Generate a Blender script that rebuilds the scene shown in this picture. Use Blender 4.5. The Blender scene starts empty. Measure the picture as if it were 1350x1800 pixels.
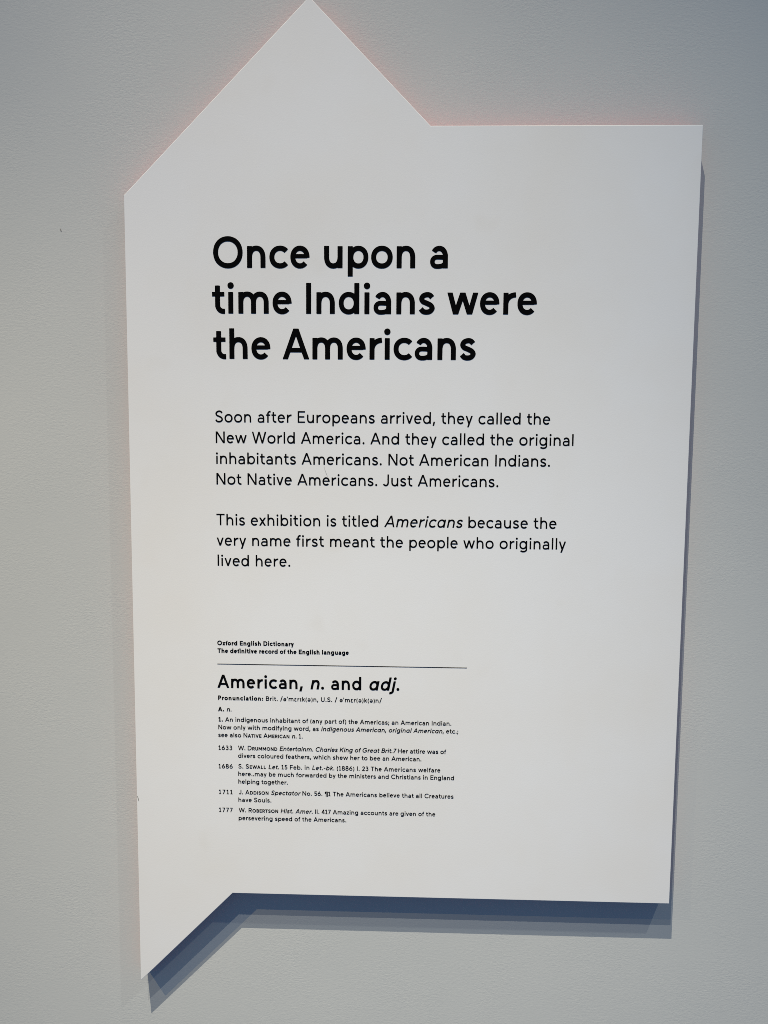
import bpy, bmesh, math, random
import numpy as np
from mathutils import Matrix, Vector
from mathutils.geometry import tessellate_polygon

S = bpy.context.scene
COL = S.collection
D = 0.035                     # how far the panel stands out from the wall
EYE = 1.55                    # camera height above the floor
DIST = 1.35                   # camera to panel face

# ------------------------------------------------------------------ camera
cam_data = bpy.data.cameras.new('camera')
cam = bpy.data.objects.new('camera', cam_data)
COL.objects.link(cam)
cam_data.sensor_fit = 'HORIZONTAL'
cam_data.sensor_width = 36.0
cam_data.lens = 36.0
cam_data.clip_start = 0.02
cam_data.clip_end = 100
rot = Matrix(((0.9995607347420173, -0.010569577022260994, 0.027687932453848034),
              (0.028523002014473508, 0.08937509307720039, -0.9955895394656997),
              (0.00804834877976216, 0.9959419545229592, 0.08963730977058071)))
cam.matrix_world = Matrix.Translation((0, -(D + DIST), EYE)) @ rot.to_4x4()
S.camera = cam

# ------------------------------------------------------------------ world and lamps
world = bpy.data.worlds.new('World')
S.world = world
world.use_nodes = True
bg = world.node_tree.nodes['Background']
bg.inputs['Color'].default_value = (0.325, 0.545, 0.97, 1)
bg.inputs['Strength'].default_value = 0.2215

def spot(name, loc, aim, power, color, size_deg, blend, radius=0.012):
    d = bpy.data.lights.new(name, 'SPOT')
    d.energy = power
    d.color = color
    d.spot_size = math.radians(size_deg)
    d.spot_blend = blend
    d.shadow_soft_size = radius
    o = bpy.data.objects.new(name, d)
    COL.objects.link(o)
    o.location = loc
    o.rotation_euler = (Vector(aim) - Vector(loc)).to_track_quat('-Z', 'Y').to_euler()
    return o

def lamp_at(X, Y, t):         # panel coordinates -> scene
    return (X, -(D + t), EYE + Y)

spot('gallery_spot_key', lamp_at(-0.995, 5.991, 2.6), (0.088, -D, EYE - 3.0), 2720, (1.0, 0.922, 0.755), 30.8, 1.0)
spot('gallery_spot_right', lamp_at(1.62, 2.465, 1.4), (0.597, -D, EYE - 1.5), 102, (0.95, 1.0, 0.92), 68.8, 1.0, 0.035)
spot('gallery_spot_left', lamp_at(-2.362, 2.014, 1.864), (-1.2, -D, EYE - 1.2), 158, (1.0, 0.83, 0.50), 57.0, 1.0)
spot('gallery_spot_high', lamp_at(-0.531, 3.058, 2.104), (0.421, -D, EYE - 2.5), 272, (1.0, 0.99, 0.91), 34.4, 1.0)

# ------------------------------------------------------------------ exposure
S.view_settings.view_transform = 'Standard'
S.view_settings.look = 'None'
S.view_settings.exposure = 0.06
S.view_settings.gamma = 1
S.view_settings.use_curve_mapping = False
S.cycles.use_denoising = False
S.cycles.filter_width = 0.85
S.cycles.max_bounces = 6
S.cycles.sample_clamp_indirect = 4

# ------------------------------------------------------------------ materials
def material(name):
    m = bpy.data.materials.new(name)
    m.use_nodes = True
    nt = m.node_tree
    return m, nt, nt.nodes['Principled BSDF']

def node(nt, kind, **kw):
    n = nt.nodes.new(kind)
    for k, v in kw.items():
        if k in n.inputs:
            n.inputs[k].default_value = v
        else:
            setattr(n, k, v)
    return n

def wall_paint():
    m, nt, b = material('wall_paint')
    b.inputs['Roughness'].default_value = 0.62
    b.inputs['Specular IOR Level'].default_value = 0.3
    tc = node(nt, 'ShaderNodeTexCoord')
    mp = node(nt, 'ShaderNodeMapping')
    mp.inputs['Scale'].default_value = (1.0, 1.0, 1.9)
    nt.links.new(tc.outputs['Object'], mp.inputs['Vector'])
    fine = node(nt, 'ShaderNodeTexNoise', Scale=150.0, Detail=4.0, Roughness=0.62, Distortion=0.6)
    nt.links.new(mp.outputs['Vector'], fine.inputs['Vector'])
    # roller stipple comes and goes in patches
    patch = node(nt, 'ShaderNodeTexNoise', Scale=7.0, Detail=3.0)
    nt.links.new(tc.outputs['Object'], patch.inputs['Vector'])
    rng = node(nt, 'ShaderNodeMapRange')
    rng.inputs['From Min'].default_value = 0.35
    rng.inputs['From Max'].default_value = 0.65
    rng.inputs['To Min'].default_value = 0.35
    rng.inputs['To Max'].default_value = 1.0
    nt.links.new(patch.outputs['Fac'], rng.inputs['Value'])
    mul = node(nt, 'ShaderNodeMath', operation='MULTIPLY')
    nt.links.new(fine.outputs['Fac'], mul.inputs[0])
    nt.links.new(rng.outputs['Result'], mul.inputs[1])
    bump = node(nt, 'ShaderNodeBump', Strength=0.32, Distance=0.0013)
    nt.links.new(mul.outputs[0], bump.inputs['Height'])
    nt.links.new(bump.outputs['Normal'], b.inputs['Normal'])
    mott = node(nt, 'ShaderNodeTexNoise', Scale=2.3, Detail=4.0)
    nt.links.new(tc.outputs['Object'], mott.inputs['Vector'])
    ramp = node(nt, 'ShaderNodeValToRGB')
    ramp.color_ramp.elements[0].position = 0.3
    ramp.color_ramp.elements[0].color = (0.514, 0.526, 0.518, 1)
    ramp.color_ramp.elements[1].position = 0.7
    ramp.color_ramp.elements[1].color = (0.542, 0.550, 0.538, 1)
    nt.links.new(mott.outputs['Fac'], ramp.inputs['Fac'])
    nt.links.new(ramp.outputs['Color'], b.inputs['Base Color'])
    return m

def panel_white():
    m, nt, b = material('panel_white')
    b.inputs['Roughness'].default_value = 0.5
    b.inputs['Specular IOR Level'].default_value = 0.25
    tc = node(nt, 'ShaderNodeTexCoord')
    mott = node(nt, 'ShaderNodeTexNoise', Scale=3.0, Detail=5.0, Roughness=0.6)
    nt.links.new(tc.outputs['Object'], mott.inputs['Vector'])
    ramp = node(nt, 'ShaderNodeValToRGB')
    ramp.color_ramp.elements[0].position = 0.28
    ramp.color_ramp.elements[0].color = (0.757, 0.737, 0.714, 1)
    ramp.color_ramp.elements[1].position = 0.6
    ramp.color_ramp.elements[1].color = (0.776, 0.772, 0.775, 1)
    nt.links.new(mott.outputs['Fac'], ramp.inputs['Fac'])
    # faint finger grime in small soft blots
    blot = node(nt, 'ShaderNodeTexNoise', Scale=9.0, Detail=2.0)
    nt.links.new(tc.outputs['Object'], blot.inputs['Vector'])
    br = node(nt, 'ShaderNodeMapRange')
    br.inputs['From Min'].default_value = 0.68
    br.inputs['From Max'].default_value = 0.82
    br.inputs['To Min'].default_value = 0.0
    br.inputs['To Max'].default_value = 0.28
    nt.links.new(blot.outputs['Fac'], br.inputs['Value'])
    mix = node(nt, 'ShaderNodeMix', data_type='RGBA')
    nt.links.new(br.outputs['Result'], mix.inputs['Factor'])
    nt.links.new(ramp.outputs['Color'], mix.inputs['A'])
    mix.inputs['B'].default_value = (0.66, 0.62, 0.56, 1)
    out = [s for s in mix.outputs if s.type == 'RGBA'][0]
    ia = [s for s in mix.inputs if s.type == 'RGBA']
    nt.links.new(ramp.outputs['Color'], ia[0])
    ia[1].default_value = (0.66, 0.62, 0.56, 1)
    nt.links.new(out, b.inputs['Base Color'])
    fine = node(nt, 'ShaderNodeTexNoise', Scale=420.0, Detail=3.0)
    nt.links.new(tc.outputs['Object'], fine.inputs['Vector'])
    bump = node(nt, 'ShaderNodeBump', Strength=0.12, Distance=0.0004)
    nt.links.new(fine.outputs['Fac'], bump.inputs['Height'])
    nt.links.new(bump.outputs['Normal'], b.inputs['Normal'])
    return m

def plain(name, color, rough, var=0.0, scale=60.0, spec=0.3):
    m, nt, b = material(name)
    b.inputs['Specular IOR Level'].default_value = spec
    b.inputs['Roughness'].default_value = rough
    tc = node(nt, 'ShaderNodeTexCoord')
    n = node(nt, 'ShaderNodeTexNoise', Scale=scale, Detail=3.0)
    nt.links.new(tc.outputs['Object'], n.inputs['Vector'])
    ramp = node(nt, 'ShaderNodeValToRGB')
    ramp.color_ramp.elements[0].color = tuple(c * (1 - var) for c in color) + (1,)
    ramp.color_ramp.elements[1].color = tuple(min(1, c * (1 + var)) for c in color) + (1,)
    nt.links.new(n.outputs['Fac'], ramp.inputs['Fac'])
    nt.links.new(ramp.outputs['Color'], b.inputs['Base Color'])
    return m

M_WALL = wall_paint()
M_PANEL = panel_white()
M_RED = plain('red_edge_paint', (0.60, 0.055, 0.12), 0.5, 0.05)
M_INK = plain('black_ink', (0.002, 0.002, 0.0025), 0.7, 0.15, 200.0, 0.02)
M_SCUFF = plain('grey_scuff', (0.46, 0.45, 0.44), 0.7, 0.2, 400.0)
M_DENT = plain('dark_nick', (0.27, 0.26, 0.25), 0.8, 0.2, 400.0)

# ------------------------------------------------------------------ structure: the wall
def link(name, me, mat, parent=None):
    me.materials.append(mat)
    o = bpy.data.objects.new(name, me)
    COL.objects.link(o)
    if parent is not None:
        o.parent = parent
    return o

bm = bmesh.new()
bmesh.ops.create_cube(bm, size=1.0)
bmesh.ops.scale(bm, vec=(9.0, 0.15, 4.2), verts=bm.verts)
bmesh.ops.translate(bm, vec=(0, 0.075, 2.1), verts=bm.verts)
me = bpy.data.meshes.new('wall')
bm.to_mesh(me); bm.free()
wall = link('wall', me, M_WALL)
wall['kind'] = 'structure'

# ------------------------------------------------------------------ the panel
OUT = [(-0.4893, 0.4205), (-0.4893, -1.0141), (-0.3132, -0.8360), (0.4905, -0.8360),
       (0.4905, 0.5335), (0.0359, 0.5335), (-0.1696, 0.7415)]      # counter-clockwise, seen from the front

panel = bpy.data.objects.new('text_panel', None)
COL.objects.link(panel)
panel.empty_display_size = 0.1
BASE = -1.0141
panel.location = (0, 0, EYE + BASE)
panel['label'] = 'tall white text panel with pointed top and black lettering on the grey wall'
panel['category'] = 'text panel'

def P(X, Y, h):               # panel coordinates, h = height above the wall; relative to the panel's base
    return (X, -h, Y - BASE)

def slab(name, outline, h0, h1, mat, bevel=0.0):
    bm = bmesh.new()
    lo = [bm.verts.new(P(x, y, h0)) for x, y in outline]
    hi = [bm.verts.new(P(x, y, h1)) for x, y in outline]
    n = len(outline)
    f1 = bm.faces.new(hi)
    f0 = bm.faces.new(lo[::-1])
    for i in range(n):
        j = (i + 1) % n
        bm.faces.new((lo[i], lo[j], hi[j], hi[i]))
    bmesh.ops.recalc_face_normals(bm, faces=bm.faces)
    if bevel:
        es = list(f1.edges)
        bmesh.ops.bevel(bm, geom=es, offset=bevel, segments=3, profile=0.5, affect='EDGES')
    me = bpy.data.meshes.new(name)
    bm.to_mesh(me); bm.free()
    return link(name, me, mat, panel)

face_board = slab('face_board', OUT, D - 0.006, D, M_PANEL, bevel=0.0011)
core = slab('core_edge', OUT, 0.0008, D - 0.0062, M_RED)
core['label'] = 'red painted edge behind the white face'

# ------------------------------------------------------------------ lettering: a geometric sans drawn from strokes
def arc(cx, cy, rx, ry, a0, a1, n=22, e=2.12):
    out = []
    for i in range(n + 1):
        t = math.radians(a0 + (a1 - a0) * i / n)
        c, s = math.cos(t), math.sin(t)
        out.append((cx + rx * math.copysign(abs(c) ** (2 / e), c), cy + ry * math.copysign(abs(s) ** (2 / e), s)))
    return out

def spline(pts, n=9):
    q = [tuple(2 * np.array(pts[0]) - np.array(pts[1]))] + list(pts) + [tuple(2 * np.array(pts[-1]) - np.array(pts[-2]))]
    out = []
    for i in range(1, len(q) - 2):
        p0, p1, p2, p3 = (np.array(q[i + k], float) for k in (-1, 0, 1, 2))
        for k in range(n):
            t = k / n
            out.append(tuple(0.5 * (2 * p1 + (p2 - p0) * t + (2 * p0 - 5 * p1 + 4 * p2 - p3) * t * t + (3 * p1 - p0 - 3 * p2 + p3) * t ** 3)))
    out.append(tuple(pts[-1]))
    return out

def st(pts, w): return ('s', pts, w)
def line(x0, y0, x1, y1, w): return ('s', [(x0, y0), (x1, y1)], w)
def vbar(x, y0, y1, w): return ('p', [(x - w / 2, y0), (x + w / 2, y0), (x + w / 2, y1), (x - w / 2, y1)])
def hbar(y, x0, x1, w): return ('p', [(x0, y - w / 2), (x1, y - w / 2), (x1, y + w / 2), (x0, y + w / 2)])
def diag(x0, y0, x1, y1, w):
    wd = w * math.hypot(x1 - x0, y1 - y0) / abs(y1 - y0) / 2
    return ('p', [(x0 - wd, y0), (x0 + wd, y0), (x1 + wd, y1), (x1 - wd, y1)])
def disc(x, y, r): return ('d', x, y, r)
def ring(cx, cy, rx, ry, w): return ('s', arc(cx, cy, rx, ry, 0, 360, 40), w)

XH, CH, OV, DE = 70.0, 100.0, 1.6, -27.0

def glyph(c, w):
    """-> (shapes, left bearing, width, right bearing); units: cap height = 100"""
    h = w / 2
    b = 0.86 * w              # horizontal bars run a little thinner
    t = XH + OV - h           # centre line at the top of round lower case
    ct = CH + OV - h
    bo = -OV + h
    SB, RB = 7.6, 3.4
    if c == 'o': return [ring(35.5, 35, 35.5 - h, 35 + OV - h, w)], RB, 71, RB
    if c == 'c': return [st(arc(35.5, 35, 35.5 - h, 35 + OV - h, 43, 317, 34), w)], RB, 62.6, 1.5
    if c in 'e\u0259':
        W = 63.5; y = 38
        a = st(arc(W / 2, 35, W / 2 - h, 35 + OV - h, -3, 318, 38), w)
        bar = hbar(y, h, W - h, b * 0.92)
        if c == 'e': return [a, bar], RB, W, RB
        f = lambda p: (W - p[0], XH - p[1])
        return [st([f(p) for p in a[1]], w), ('p', [f(p) for p in bar[1]][::1])], RB, W, RB
    if c == '\u025b':
        W = 52
        up = st(arc(W * .53, 53, W * .47 - h, 17 + OV - h * .55, 40, 262, 20), w)
        dn = st(arc(W * .53, 18, W * .53 - h, 19 + OV - h * .6, 98, 322, 20), w)
        return [up, dn], RB, W, 1.5
    if c == '\u026a':
        return [vbar(16, 0, XH, w), hbar(b / 2, 2, 30, b), hbar(XH - b / 2, 2, 30, b)], 3, 32, 3
    if c in 'nhu':
        W = 61
        a = [(h, 30)] + arc(W / 2, t - 30, W / 2 - h, 30, 180, 0, 24, 2.25) + [(W - h, 0)]
        if c == 'u':
            a = [(W - x, XH - y) for x, y in a]
            return [st(a, w), vbar(W - h, 0, XH, w)], SB, W, SB
        return [st(a, w), vbar(h, 0, CH if c == 'h' else XH, w)], SB, W, SB
    if c == 'm':
        W = 101; m = W / 2
        r = (m - h) / 2
        a1 = [(h, 30)] + arc(h + r, t - 28, r, 28, 180, 0, 20, 2.25) + [(m, 0)]
        a2 = [(m, 30)] + arc(m + r, t - 28, r, 28, 180, 0, 20, 2.25) + [(W - h, 0)]
        return [st(a1, w), st(a2, w), vbar(h, 0, XH, w)], SB, W, SB
    if c == 'r':
        W = 40
        a = [(h, 26)] + arc(W + 2, t - 31, W + 2 - h, 31, 180, 92, 16)
        return [st(a, w), vbar(h, 0, XH, w)], SB, W, 1
    if c in 'i\u0131j':
        r = 0.5 * w + 2.3
        if c == 'j':
            a = [(14 + h, XH), (14 + h, DE + 20)] + arc(-2 + h, DE + 16 + h, 16, 16, 0, -90, 12)
            a += [(0, DE + h)]
            return [st(a, w), disc(14 + h, 91, r)], 1 - 8, 14 + w, SB
        return [vbar(h, 0, XH, w)] + ([disc(h, 91, r)] if c == 'i' else []), SB, w, SB
    if c == 'l': return [vbar(h, 0, CH, w)], SB, w, SB
    if c == 't':
        x = 10 + h; W = 42
        a = [(x, 90), (x, 24)] + arc(x + 20, b / 2 + 22, 20, 22, 180, 270, 14) + [(W, b / 2)]
        return [st(a, w), hbar(XH - b / 2, 0, W - 1, b)], 1.5, W, 2.5
    if c == 'f':
        x = 10 + h; W = 40
        a = [(x, 0), (x, 76)] + arc(x + 21, ct - 22, 21, 22, 180, 92, 14) + [(W, ct)]
        return [st(a, w), hbar(XH - b / 2, 0, W - 3, b)], 1.5, W, 0
    if c in 'adbpqg\u0251':
        if c == 'a':
            W = 59
            top = st([(W - h, 0), (W - h, 42)] + arc(W / 2 + 1, t - 26, W / 2 - 1 - h, 26, 0, 146, 20), w)
            y1, y0 = 42.5 - b / 2, -OV + b / 2
            r = (y1 - y0) / 2
            bowl = [(W - h, y1 - 1), (W * .52, y1)] + arc(r * 1.05 + h, (y0 + y1) / 2, r * 1.05, r, 90, 270, 18) + [(W * .45, y0)] + arc(W * .45, y0 + 15, W * .55 - h, 15, 270, 345, 8)
            return [top, st(bowl, b * 1.04)], RB, W, SB
        W = 68
        cx = (W - 2) / 2
        rg = ring(cx, 35, cx - h, 35 + OV - h, w * 0.97)
        if c == 'd': s = [vbar(W - h, 0, CH, w)]
        elif c == '\u0251': s = [vbar(W - h, 0, XH, w)]
        elif c == 'q': s = [vbar(W - h, DE, XH, w)]
        elif c == 'g':
            a = [(W - h, XH), (W - h, -4)] + arc(W / 2 + 1, -4, W / 2 - 1 - h, -DE - 4 + OV - h, 0, -148, 20)
            s = [st(a, w)]
        elif c in 'bp':
            rg = ring(W - cx, 35, cx - h, 35 + OV - h, w * 0.97)
            s = [vbar(h, 0, CH, w) if c == 'b' else vbar(h, DE, XH, w)]
            return [rg] + s, SB, W, RB
        return [rg] + s, RB, W, SB
    if c in 'sS':
        W, H = (55, XH) if c == 's' else (71, CH)
        n = [(0.95, 0.84), (0.77, .965), (0.51, 1.0), (.20, .925), (.06, .755), (.20, .595), (.50, .51), (.82, .40), (.97, .235), (.80, .055), (.49, 0), (.20, .04), (0.0, .185)]
        return [st(spline([(h + x * (W - 2 * h), bo + y * (H + 2 * OV - 2 * h)) for x, y in n]), w)], 2.2, W, 2.5
    if c in 'vVAyw' or c == 'W':
        H = XH if c in 'vyw' else CH
        W = {'v': 62, 'y': 62, 'V': 88, 'A': 90, 'w': 102, 'W': 126}[c]
        if c in 'wW':
            e = w * 0.54
            k = [e, W * .275, W / 2, W * .725, W - e]
            return [diag(k[0], H, k[1], 0, w), diag(k[1], 0, k[2], H, w), diag(k[2], H, k[3], 0, w), diag(k[3], 0, k[4], H, w)], .5, W, .5
        e = w * 0.56
        if c == 'A':
            y = 29.5
            return [diag(e, 0, W / 2, H, w), diag(W / 2, H, W - e, 0, w), hbar(y, 18, W - 18, b)], .5, W, .5
        s = [diag(e, H, W / 2, 0, w)]
        if c == 'y':
            x1 = W / 2 + (W / 2 - e) * DE / H
            s.append(diag(W - e, H, x1, DE, w))
        else:
            s.append(diag(W / 2, 0, W - e, H, w))
        return s, .5, W, .5
    if c in 'xX':
        H, W = (XH, 60) if c == 'x' else (CH, 84)
        e = w * .6
        return [diag(e, 0, W - e, H, w), diag(e, H, W - e, 0, w)], .5, W, .5
    if c == 'z':
        W = 52
        return [hbar(b / 2, 0, W, b), hbar(XH - b / 2, 1, W - 1, b), diag(w * .62, b * .6, W - w * .62, XH - b * .6, w)], 3, W, 3
    if c in 'kK':
        H, W = (CH, 58) if c == 'k' else (CH, 78)
        T = XH if c == 'k' else CH
        y = 30 if c == 'k' else 42
        e = w * .68
        return [vbar(h, 0, H, w), diag(w * .8, y - 6, W - e - 2, T, w), diag(w + (W - w) * .27, y + 12 if c == 'k' else y + 14, W - e, 0, w)], SB, W, .5
    if c in 'OCGQ':
        W = 98
        if c == 'O': return [ring(W / 2, 50, W / 2 - h, 50 + OV - h, w)], 5, W, 5
        if c == 'C': return [st(arc(W / 2, 50, W / 2 - h, 50 + OV - h, 42, 318, 40), w)], 5, 86, 3
        return [st(arc(W / 2, 50, W / 2 - h, 50 + OV - h, 42, 352, 44) + [(W - h - 1, 50)], w), hbar(50 - b / 2, W * .52, W - .5, b)], 5, W, 5
    if c == 'I': return [vbar(h, 0, CH, w)], SB + .5, w, SB + .5
    if c in 'EFL':
        W = {'E': 64, 'F': 60, 'L': 60}[c]
        s = [vbar(h, 0, CH, w)]
        if c in 'EL': s.append(hbar(b / 2, 0, W, b))
        if c in 'EF': s += [hbar(CH - b / 2, 0, W, b), hbar(51, 0, W - 6, b)]
        return s, SB + .5, W, 3
    if c == 'T':
        W = 73
        return [vbar(W / 2, 0, CH, w), hbar(CH - b / 2, 0, W, b)], 2, W, 2
    if c == 'H':
        W = 80
        return [vbar(h, 0, CH, w), vbar(W - h, 0, CH, w), hbar(51, 0, W, b)], SB + .5, W, SB + .5
    if c == 'N':
        W = 79
        e = w * .62
        return [vbar(h, 0, CH, w), vbar(W - h, 0, CH, w), diag(e, CH, W - e, 0, w)], SB + .5, W, SB + .5
    if c == 'M':
        W = 94
        e = w * .62
        return [vbar(h, 0, CH, w), vbar(W - h, 0, CH, w), diag(e, CH, W / 2, 24, w), diag(W / 2, 24, W - e, CH, w)], SB + .5, W, SB + .5
    if c == 'U':
        W = 74
        a = [(h, CH), (h, 36)] + arc(W / 2, 36, W / 2 - h, 36 + OV - h, 180, 360, 26) + [(W - h, CH)]
        return [st(a, w)], SB, W, SB
    if c == 'J':
        W = 50
        a = [(W - h, CH), (W - h, 30)] + arc(W / 2 - 2, 30, W / 2 + 2 - h, 30 + OV - h, 0, -152, 20)
        return [st(a, w)], 2, W, SB
    if c == 'D':
        W = 82
        a = [(0, CH - b / 2), (W * .42, CH - b / 2)] + arc(W * .42, 50, W * .58 - h, 50 - b / 2, 90, -90, 30) + [(0, b / 2)]
        return [vbar(h, 0, CH, w), st(a, w * .95)], SB + .5, W, 5
    if c in 'PRB':
        W = {'P': 66, 'R': 70, 'B': 68}[c]
        lo = 45 if c != 'B' else 52
        y1, y0 = CH - b / 2, lo
        r = (y1 - y0) / 2
        X = W - (3 if c == 'B' else 1)
        a = [(0, y1), (X - h - r, y1)] + arc(X - h - r, (y0 + y1) / 2, r, r, 90, -90, 20) + [(0, y0)]
        s = [vbar(h, 0, CH, w), st(a, w * .92)]
        if c == 'R': s.append(diag(W * .5, y0, W - w * .62, 0, w))
        if c == 'B':
            r2 = (y0 - b / 2) / 2
            s.append(st([(0, y0), (W - h - r2, y0)] + arc(W - h - r2, (y0 + b / 2) / 2, r2, r2, 90, -90, 20) + [(0, b / 2)], w * .92))
        return s, SB + .5, W, 3
    if c == '1':
        return [vbar(25, 0, CH, w), diag(4, 74, 21, CH, w * .95), hbar(b / 2, 3, 47, b)], 4, 50, 4
    if c == '2':
        W = 58
        a = arc(W / 2, 71, W / 2 - h, 29 + OV - h, 165, -22, 22)
        a = a + [(w * .55, b * .8)]
        return [st(a, w), hbar(b / 2, 0, W, b)], 4, W, 4
    if c == '3':
        W = 60
        return [st(arc(W / 2 - 1, 75, W / 2 - 3 - h, 25 + OV - h * .9, 150, -78, 22), w), st(arc(W / 2 - 1, 28, W / 2 + 1 - h, 28 + OV - h * .9, 80, -152, 24), w), hbar(53.5, W * .33, W * .58, b)], 4, W, 4
    if c == '4':
        W = 68
        return [vbar(W * .70, 0, CH, w), diag(w * .5, 24, W * .64, CH, w), hbar(24, 2, W, b)], 2, W, 2
    if c == '5':
        W = 60
        a = [(8 + h, CH - b / 2), (5 + h, 52)] + arc(W / 2 - 1, 32, W / 2 + 1 - h, 32 + OV - h, 118, -152, 28)
        return [st(a, w), hbar(CH - b / 2, 7, W - 4, b)], 4, W, 4
    if c == '6':
        W = 66
        a = spline([(W * .70, CH - 1), (W * .34, 67), (W * .12, 45), (h, 32)], 8)
        return [ring(W / 2, 32, W / 2 - h, 32 + OV - h, w), st(a, w)], 4, W, 4
    if c == '7':
        W = 58
        return [hbar(CH - b / 2, 0, W, b), diag(16, 0, W - w * .62, CH - b * .4, w)], 3, W, 2
    if c == '8':
        W = 64
        return [ring(W / 2, 75.5, W / 2 - 4 - h, 24.5 + OV - h * .8, w), ring(W / 2, 27.5, W / 2 - h, 27.5 + OV - h * .8, w)], 4, W, 4
    if c in '.:;,\'':
        r = 0.5 * w + 2.4
        s = []
        if c in '.:;': s.append(disc(r, r - .5 if c in '.:' else XH - r - 4, r))
        if c == ':': s.append(disc(r, XH - r - 4, r))
        if c in ',;': s.append(diag(r * .3, -17, r * 1.15, 2 * r - .5, w))
        if c == "'": s = [('p', [(0, 68), (w, 68), (w, CH), (0, CH)])]
        return s, 5.5, 2 * r if c != "'" else w, 5.5
    if c in '()':
        a = arc(50, 36, 46 - h, 68, 132, 228, 22, 2.0)
        x0 = min(p[0] for p in a) - h
        a = [(x - x0, y) for x, y in a]
        W = max(p[0] for p in a) + h
        if c == ')': a = [(W - x, y) for x, y in a]
        return [st(a, w)], 5, W, 4
    if c == '-': return [hbar(36, 0, 36, b)], 5, 36, 5
    if c == '/': return [diag(w * .5, -10, 44, 108, w)], 3, 50, 3
    if c == '\u00b6':
        return [('p', [(27, 48)] + arc(27, 74, 27, 26, 270, 90, 20)), vbar(31, -20, CH, w), vbar(57, -20, CH, w), hbar(CH - b / 2, 25, 57 + h, b)], 4, 60, 6
    raise KeyError(c)

def sdf(shapes, gx, gy):
    out = np.full(gx.shape, 1e3)
    for s in shapes:
        if s[0] == 'd':
            d = np.hypot(gx - s[1], gy - s[2]) - s[3]
        elif s[0] == 'p':
            pts = np.array(s[1], float)
            area = np.sum(pts[:, 0] * np.roll(pts[:, 1], -1) - np.roll(pts[:, 0], -1) * pts[:, 1])
            if area < 0: pts = pts[::-1]
            d = np.full(gx.shape, -1e3)
            for k in range(len(pts)):            # convex: furthest half plane
                a, c = pts[k], pts[(k + 1) % len(pts)]
                e = c - a
                l = np.hypot(*e)
                if l < 1e-6: continue
                d = np.maximum(d, ((gx - a[0]) * e[1] - (gy - a[1]) * e[0]) / l)
        else:
            pts = np.array(s[1], float)
            keep = [0] + [i for i in range(1, len(pts)) if np.hypot(*(pts[i] - pts[i - 1])) > 1e-4]
            pts = pts[keep]
            hw = s[2] / 2
            closed = np.hypot(*(pts[0] - pts[-1])) < 1e-3
            best = np.full(gx.shape, 1e6)
            for k in range(len(pts) - 1):
                a, c = pts[k], pts[k + 1]
                e = c - a
                l = np.hypot(*e)
                u = ((gx - a[0]) * e[0] + (gy - a[1]) * e[1]) / l
                v = np.abs((gx - a[0]) * e[1] - (gy - a[1]) * e[0]) / l
                dd = np.hypot(np.maximum(np.maximum(-u, u - l), 0), v) - hw
                if not closed and k == 0: dd = np.where(u < 0, np.maximum(v - hw, -u), dd)
                if not closed and k == len(pts) - 2: dd = np.where(u > l, np.maximum(v - hw, u - l), dd)
                best = np.minimum(best, dd)
            if not closed:                       # square-cut stroke ends
                for a, c in ((pts[0], pts[1]), (pts[-1], pts[-2])):
                    e = (a - c) / np.hypot(*(a - c))
                    u = (gx - a[0]) * e[0] + (gy - a[1]) * e[1]
                    near = (u > 0) & (np.hypot(gx - a[0], gy - a[1]) < 1.45 * hw)
                    best = np.where(near, np.maximum(best, u), best)
            d = best
        out = np.minimum(out, d)
    return out

def contours(f, xs, ys):
    """closed loops of the zero level, linear along grid edges"""
    ins = f < 0
    seg = {}
    ny, nx = f.shape
    def pt(key):
        k, j, i = key
        if k == 0:
            t = f[j, i] / (f[j, i] - f[j, i + 1]); return (xs[i] + t * (xs[i + 1] - xs[i]), ys[j])
        t = f[j, i] / (f[j, i] - f[j + 1, i]); return (xs[i], ys[j] + t * (ys[j + 1] - ys[j]))
    mixed = np.argwhere((ins[:-1, :-1].astype(int) + ins[1:, :-1] + ins[:-1, 1:] + ins[1:, 1:]) % 4 != 0)
    for j, i in mixed:
        a, b_, c, d = ins[j, i], ins[j, i + 1], ins[j + 1, i + 1], ins[j + 1, i]
        E = {'b': (0, j, i), 'r': (1, j, i + 1), 't': (0, j + 1, i), 'l': (1, j, i)}
        code = a * 1 + b_ * 2 + c * 4 + d * 8
        tab = {1: 'bl', 2: 'rb', 3: 'rl', 4: 'tr', 5: 'blTR', 6: 'tb', 7: 'tl', 8: 'lt', 9: 'bt', 10: 'rbLT', 11: 'rt', 12: 'lr', 13: 'br', 14: 'lb'}[code]
        for k in range(0, len(tab), 2):
            seg[E[tab[k].lower()]] = E[tab[k + 1].lower()]
    loops = []
    while seg:
        s0, nx_ = next(iter(seg.items()))
        loop = []
        k = s0
        while k in seg:
            loop.append(pt(k)); k = seg.pop(k)
        if len(loop) > 3: loops.append(loop)
    return loops

def simplify(loop, tol):
    p = np.array(loop)
    k = int(np.argmax(np.hypot(*(p - p[0]).T)))
    def dp(q):
        if len(q) < 3: return list(map(tuple, q[:-1]))
        e = q[-1] - q[0]
        l = np.hypot(*e) or 1
        d = np.abs((q[:, 0] - q[0, 0]) * e[1] - (q[:, 1] - q[0, 1]) * e[0]) / l
        m = int(np.argmax(d))
        if d[m] <= tol or m in (0, len(q) - 1): return [tuple(q[0])]
        return dp(q[:m + 1]) + dp(q[m:])
    return dp(p[:k + 1]) + dp(np.vstack([p[k:], p[:1]]))

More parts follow.
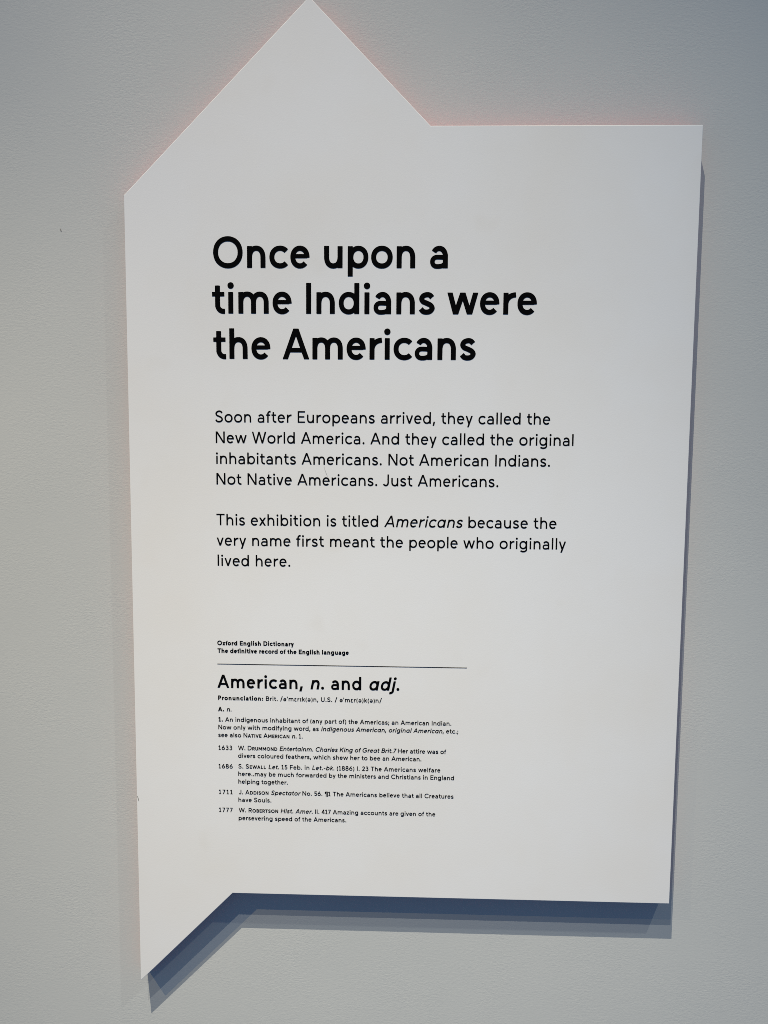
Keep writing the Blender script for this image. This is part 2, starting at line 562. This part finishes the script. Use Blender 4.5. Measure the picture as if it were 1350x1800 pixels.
CACHE = {}
def glyph_mesh(c, w):
    key = (c, round(w, 2))
    if key not in CACHE:
        sh, lb, W, rb = glyph(c, w)
        stp = 1.25
        xs = np.arange(-14.3, W + 16, stp)
        ys = np.arange(-36.3, 112, stp)
        gx, gy = np.meshgrid(xs, ys)
        loops = [simplify(l, 0.16) for l in contours(sdf(sh, gx, gy), xs, ys)]
        loops = [l for l in loops if len(l) > 2]
        sgn = lambda l: sum(a[0] * b[1] - b[0] * a[1] for a, b in zip(l, l[1:] + l[:1]))
        def inside(p, l):
            r = False
            for a, b in zip(l, l[1:] + l[:1]):
                if (a[1] > p[1]) != (b[1] > p[1]) and p[0] < (b[0] - a[0]) * (p[1] - a[1]) / (b[1] - a[1]) + a[0]: r = not r
            return r
        depth = [sum(inside(l[0], m) for m in loops if m is not l) for l in loops]
        vs, tri = [], []
        for l, dp_ in zip(loops, depth):
            if dp_ % 2: continue
            grp = [l] + [m for m, e_ in zip(loops, depth) if e_ % 2 and inside(m[0], l)]
            o = len(vs)
            vs += [v for m in grp for v in m]
            tri += [tuple(i + o for i in t_) for t_ in tessellate_polygon([[Vector((x, y, 0)) for x, y in m] for m in grp])]
        CACHE[key] = (np.array(vs), tri, lb, W, rb)
    return CACHE[key]

STYLE = {'r': (12.8, 0, 1.0), 'R': (15.4, 0, 1.0), 'b': (16.6, 0, 1.0), 'i': (12.8, .19, 1.0), 's': (21.5, 0, 1.0),
         'I': (15.4, .19, 1.0), 'B': (16.6, .19, 1.0), 'k': (20.0, 0, .76)}
SPACE = 33.0

def set_line(runs, x0, x1, y, cap):
    """runs: [(style, text)...]; ink runs from x0 to x1 on baseline y; tracking takes up the slack"""
    items = []
    pen = 0.0
    n = 0
    for stl, txt in runs:
        w, sl, sc = STYLE[stl]
        for c in txt:
            if c == ' ':
                pen += SPACE; n += 1; items.append(None); continue
            if sl and c == 'a': c = '\u0251'
            vs, tri, lb, W, rb = glyph_mesh(c, w)
            pen += lb * sc
            items.append((vs, tri, sl, sc, pen, n))
            pen += (W + rb) * sc
            n += 1
    ink = [i for i in items if i]
    u = cap / 100.0
    wide = 1.06 if cap < 0.01 else 1.0      # small text is cut a little wider
    lo = min((v[0] + v[1] * s_) * sc for v in ink[0][0] for s_ in (ink[0][2],)) + ink[0][4]
    hi = max((v[0] + v[1] * s_) * sc for v in ink[-1][0] for s_ in (ink[-1][2],)) + ink[-1][4]
    trk = ((x1 - x0) / u / wide - (hi - lo)) / max(1, ink[-1][5] - ink[0][5])
    V, F = [], []
    for vs, tri, sl, sc, px, k in ink:
        base = len(V)
        for vx, vy in vs:
            V.append((x0 + u * wide * (px + (vx + vy * sl) * sc - lo + trk * k), y + u * vy * sc))
        F += [tuple(base + i for i in t_) for t_ in tri]
    print('tracking %-28s %6.2f' % (''.join(t for _, t in runs)[:28], trk))
    return V, F

INK_H = D + 0.0004
def block(name, lines, mat=M_INK, label=None, extra=()):
    V, F = [], []
    for runs, x0, x1, z, cap in lines:
        v, f = set_line(runs, x0, x1, z - EYE, cap)
        o = len(V)
        V += v
        F += [tuple(i + o for i in t_) for t_ in f]
    co = [P(x, y, INK_H) for x, y in V]
    me = bpy.data.meshes.new(name)
    out = []
    for t_ in F:
        a, b_, c = (np.array(V[i]) for i in t_)
        cr = (b_[0] - a[0]) * (c[1] - a[1]) - (b_[1] - a[1]) * (c[0] - a[0])
        out.append(t_ if cr > 0 else t_[::-1])
    me.from_pydata(co, [], out)
    me.update()
    o = link(name, me, mat, panel)
    if label: o['label'] = label
    return o

HC, BC, SC, EC = 0.0523, 0.0202, 0.0082, 0.0243
L = -0.3362
block('heading_lettering', [
    ([('b', 'Once upon a')], -0.3359, 0.0683, 1.8488, HC),
    ([('b', 'time Indians were')], -0.3386, 0.2217, 1.7714, HC),
    ([('b', 'the Americans')], -0.3374, 0.1187, 1.6939, HC)], label='large bold black heading of three lines')
block('paragraph_lettering', [
    ([('r', 'Soon after Europeans arrived, they called the')], -0.3356, 0.2499, 1.5840, BC),
    ([('r', 'New World America. And they called the original')], -0.3350, 0.2911, 1.5476, BC),
    ([('r', 'inhabitants Americans. Not American Indians.')], -0.3350, 0.2515, 1.5110, BC),
    ([('r', 'Not Native Americans. Just Americans.')], -0.3346, 0.1625, 1.4745, BC)], label='four line paragraph about the first Europeans')
block('paragraph_lettering', [
    ([('r', 'This exhibition is titled '), ('i', 'Americans'), ('r', ' because the')], -0.3355, 0.2658, 1.4021, BC),
    ([('r', 'very name first meant the people who originally')], -0.3353, 0.2831, 1.3656, BC),
    ([('r', 'lived here.')], -0.3342, -0.2039, 1.3290, BC)], label='three line paragraph about the name of the exhibition')
block('source_credit_lettering', [
    ([('s', 'Oxford English Dictionary')], -0.3365, -0.1981, 1.1844, SC),
    ([('s', 'The definitive record of the English language')], -0.3363, -0.0988, 1.1702, SC)], label='two small bold lines crediting a dictionary')
me = bpy.data.meshes.new('divider_line')
me.from_pydata([P(x, y - EYE, INK_H) for x, y in ((-0.3368, 1.1490), (0.1132, 1.1490), (0.1132, 1.1501), (-0.3368, 1.1501))], [], [(0, 1, 2, 3)])
link('divider_line', me, M_INK, panel)
block('entry_title_lettering', [
    ([('b', 'American, '), ('B', 'n'), ('b', '. and '), ('B', 'adj'), ('b', '.')], -0.3371, -0.0073, 1.1055, EC)],
    label='bold dictionary headword')
block('pronunciation_lettering', [
    ([('s', 'Pronunciation:'), ('R', " Brit. /\u0259'm\u025br\u026ak(\u0259)n, U.S. / \u0259'm\u025br(\u0259)k(\u0259)n/")], -0.3362, -0.0387, 1.0828, SC),
    ([('s', 'A.'), ('I', ' n.')], -0.3364, -0.3119, 1.0617, SC)])
block('definition_lettering', [
    ([('s', '1.'), ('R', ' An indigenous inhabitant of (any part of) the Americas; an American Indian.')], -0.3364, 0.0871, 1.0425, SC),
    ([('R', 'Now only with modifying word, as '), ('I', 'indigenous American'), ('R', ', '), ('I', 'original American'), ('R', ', etc.;')], -0.3364, 0.0999, 1.0281, SC),
    ([('R', 'see also N'), ('k', 'ATIVE'), ('R', ' A'), ('k', 'MERICAN'), ('I', ' n.'), ('R', ' 1.')], -0.3366, -0.1822, 1.0135, SC)])
block('quotation_lettering', [
    ([('R', '1633')], -0.3368, -0.3114, 0.9892, SC),
    ([('R', 'W. D'), ('k', 'RUMMOND'), ('I', ' Entertainm. Charles King of Great Brit.7'), ('R', ' Her attire was of')], -0.3006, 0.0785, 0.9895, SC),
    ([('R', 'divers coloured feathers, which shew her to bee an American.')], -0.3006, 0.0339, 0.9750, SC)], label='quotation dated 1633')
block('quotation_lettering', [
    ([('R', '1686')], -0.3370, -0.3108, 0.9543, SC),
    ([('R', 'S. S'), ('k', 'EWALL'), ('I', ' Let.'), ('R', ' 15 Feb. in '), ('I', 'Let.-bk.'), ('R', ' (1886) I. 23 The Americans welfare')], -0.3003, 0.0686, 0.9548, SC),
    ([('R', 'here..may be much forwarded by the ministers and Christians in England')], -0.3006, 0.0936, 0.9407, SC),
    ([('R', 'helping together.')], -0.3006, -0.2096, 0.9260, SC)], label='quotation dated 1686')
block('quotation_lettering', [
    ([('R', '1711')], -0.3370, -0.3116, 0.9055, SC),
    ([('R', 'J. A'), ('k', 'DDISON'), ('I', ' Spectator'), ('R', ' No. 56. \u00b61 The Americans believe that all Creatures')], -0.2998, 0.0933, 0.9058, SC),
    ([('R', 'have Souls.')], -0.3008, -0.2401, 0.8913, SC)], label='quotation dated 1711')
block('quotation_lettering', [
    ([('R', '1777')], -0.3372, -0.3116, 0.8712, SC),
    ([('R', 'W. R'), ('k', 'OBERTSON'), ('I', ' Hist. Amer.'), ('R', ' II. 417 Amazing accounts are given of the')], -0.3003, 0.0606, 0.8715, SC),
    ([('R', 'persevering speed of the Americans.')], -0.3007, -0.1022, 0.8565, SC)], label='quotation dated 1777')

# ------------------------------------------------------------------ small marks
def ribbon(name, pts, width, h, mat, parent):
    V = []
    for k, (x, z) in enumerate(pts):
        a, c = pts[max(0, k - 1)], pts[min(len(pts) - 1, k + 1)]
        e = Vector((c[0] - a[0], c[1] - a[1])).normalized()
        wk = width * (0.35 + 0.65 * math.sin(math.pi * (k + .5) / len(pts)))
        for s in (-1, 1):
            q = (x - e.y * s * wk / 2, z + e.x * s * wk / 2)
            V.append(P(q[0], q[1] - EYE, h) if parent else (q[0], -h, q[1]))
    n = len(pts)
    me = bpy.data.meshes.new(name)
    me.from_pydata(V, [], [(2 * k, 2 * k + 1, 2 * k + 3, 2 * k + 2) for k in range(n - 1)])
    me.update()
    return link(name, me, mat, parent)

s = ribbon('scratch', spline([(-0.1441, 1.5108), (-0.1424, 1.5030), (-0.1398, 1.4958), (-0.1378, 1.4915)], 4), 0.0007, D + 0.0006, M_SCUFF, panel)
s['label'] = 'thin grey curved scratch between two text lines'
s = ribbon('nick', spline([(-0.4882, 0.8985), (-0.4873, 0.8955), (-0.4862, 0.8915), (-0.4858, 0.8890)], 3), 0.0014, D + 0.0005, M_DENT, panel)
s['label'] = 'small dark nick on the left edge'

def wall_fleck():
    pts = [(-0.6172, 1.9240), (-0.6164, 1.9222), (-0.6158, 1.9200), (-0.6152, 1.9186)]
    V = []
    for k, (x, z) in enumerate(pts):
        w = (0.0005, 0.0011, 0.0010, 0.0004)[k]
        V += [(x - w, -0.0004, z), (x + w, -0.0004, z)]
    me = bpy.data.meshes.new('paint_chip')
    me.from_pydata(V, [], [(2 * k, 2 * k + 2, 2 * k + 3, 2 * k + 1) for k in range(3)])
    me.update()
    link('paint_chip', me, M_DENT, wall)
wall_fleck()
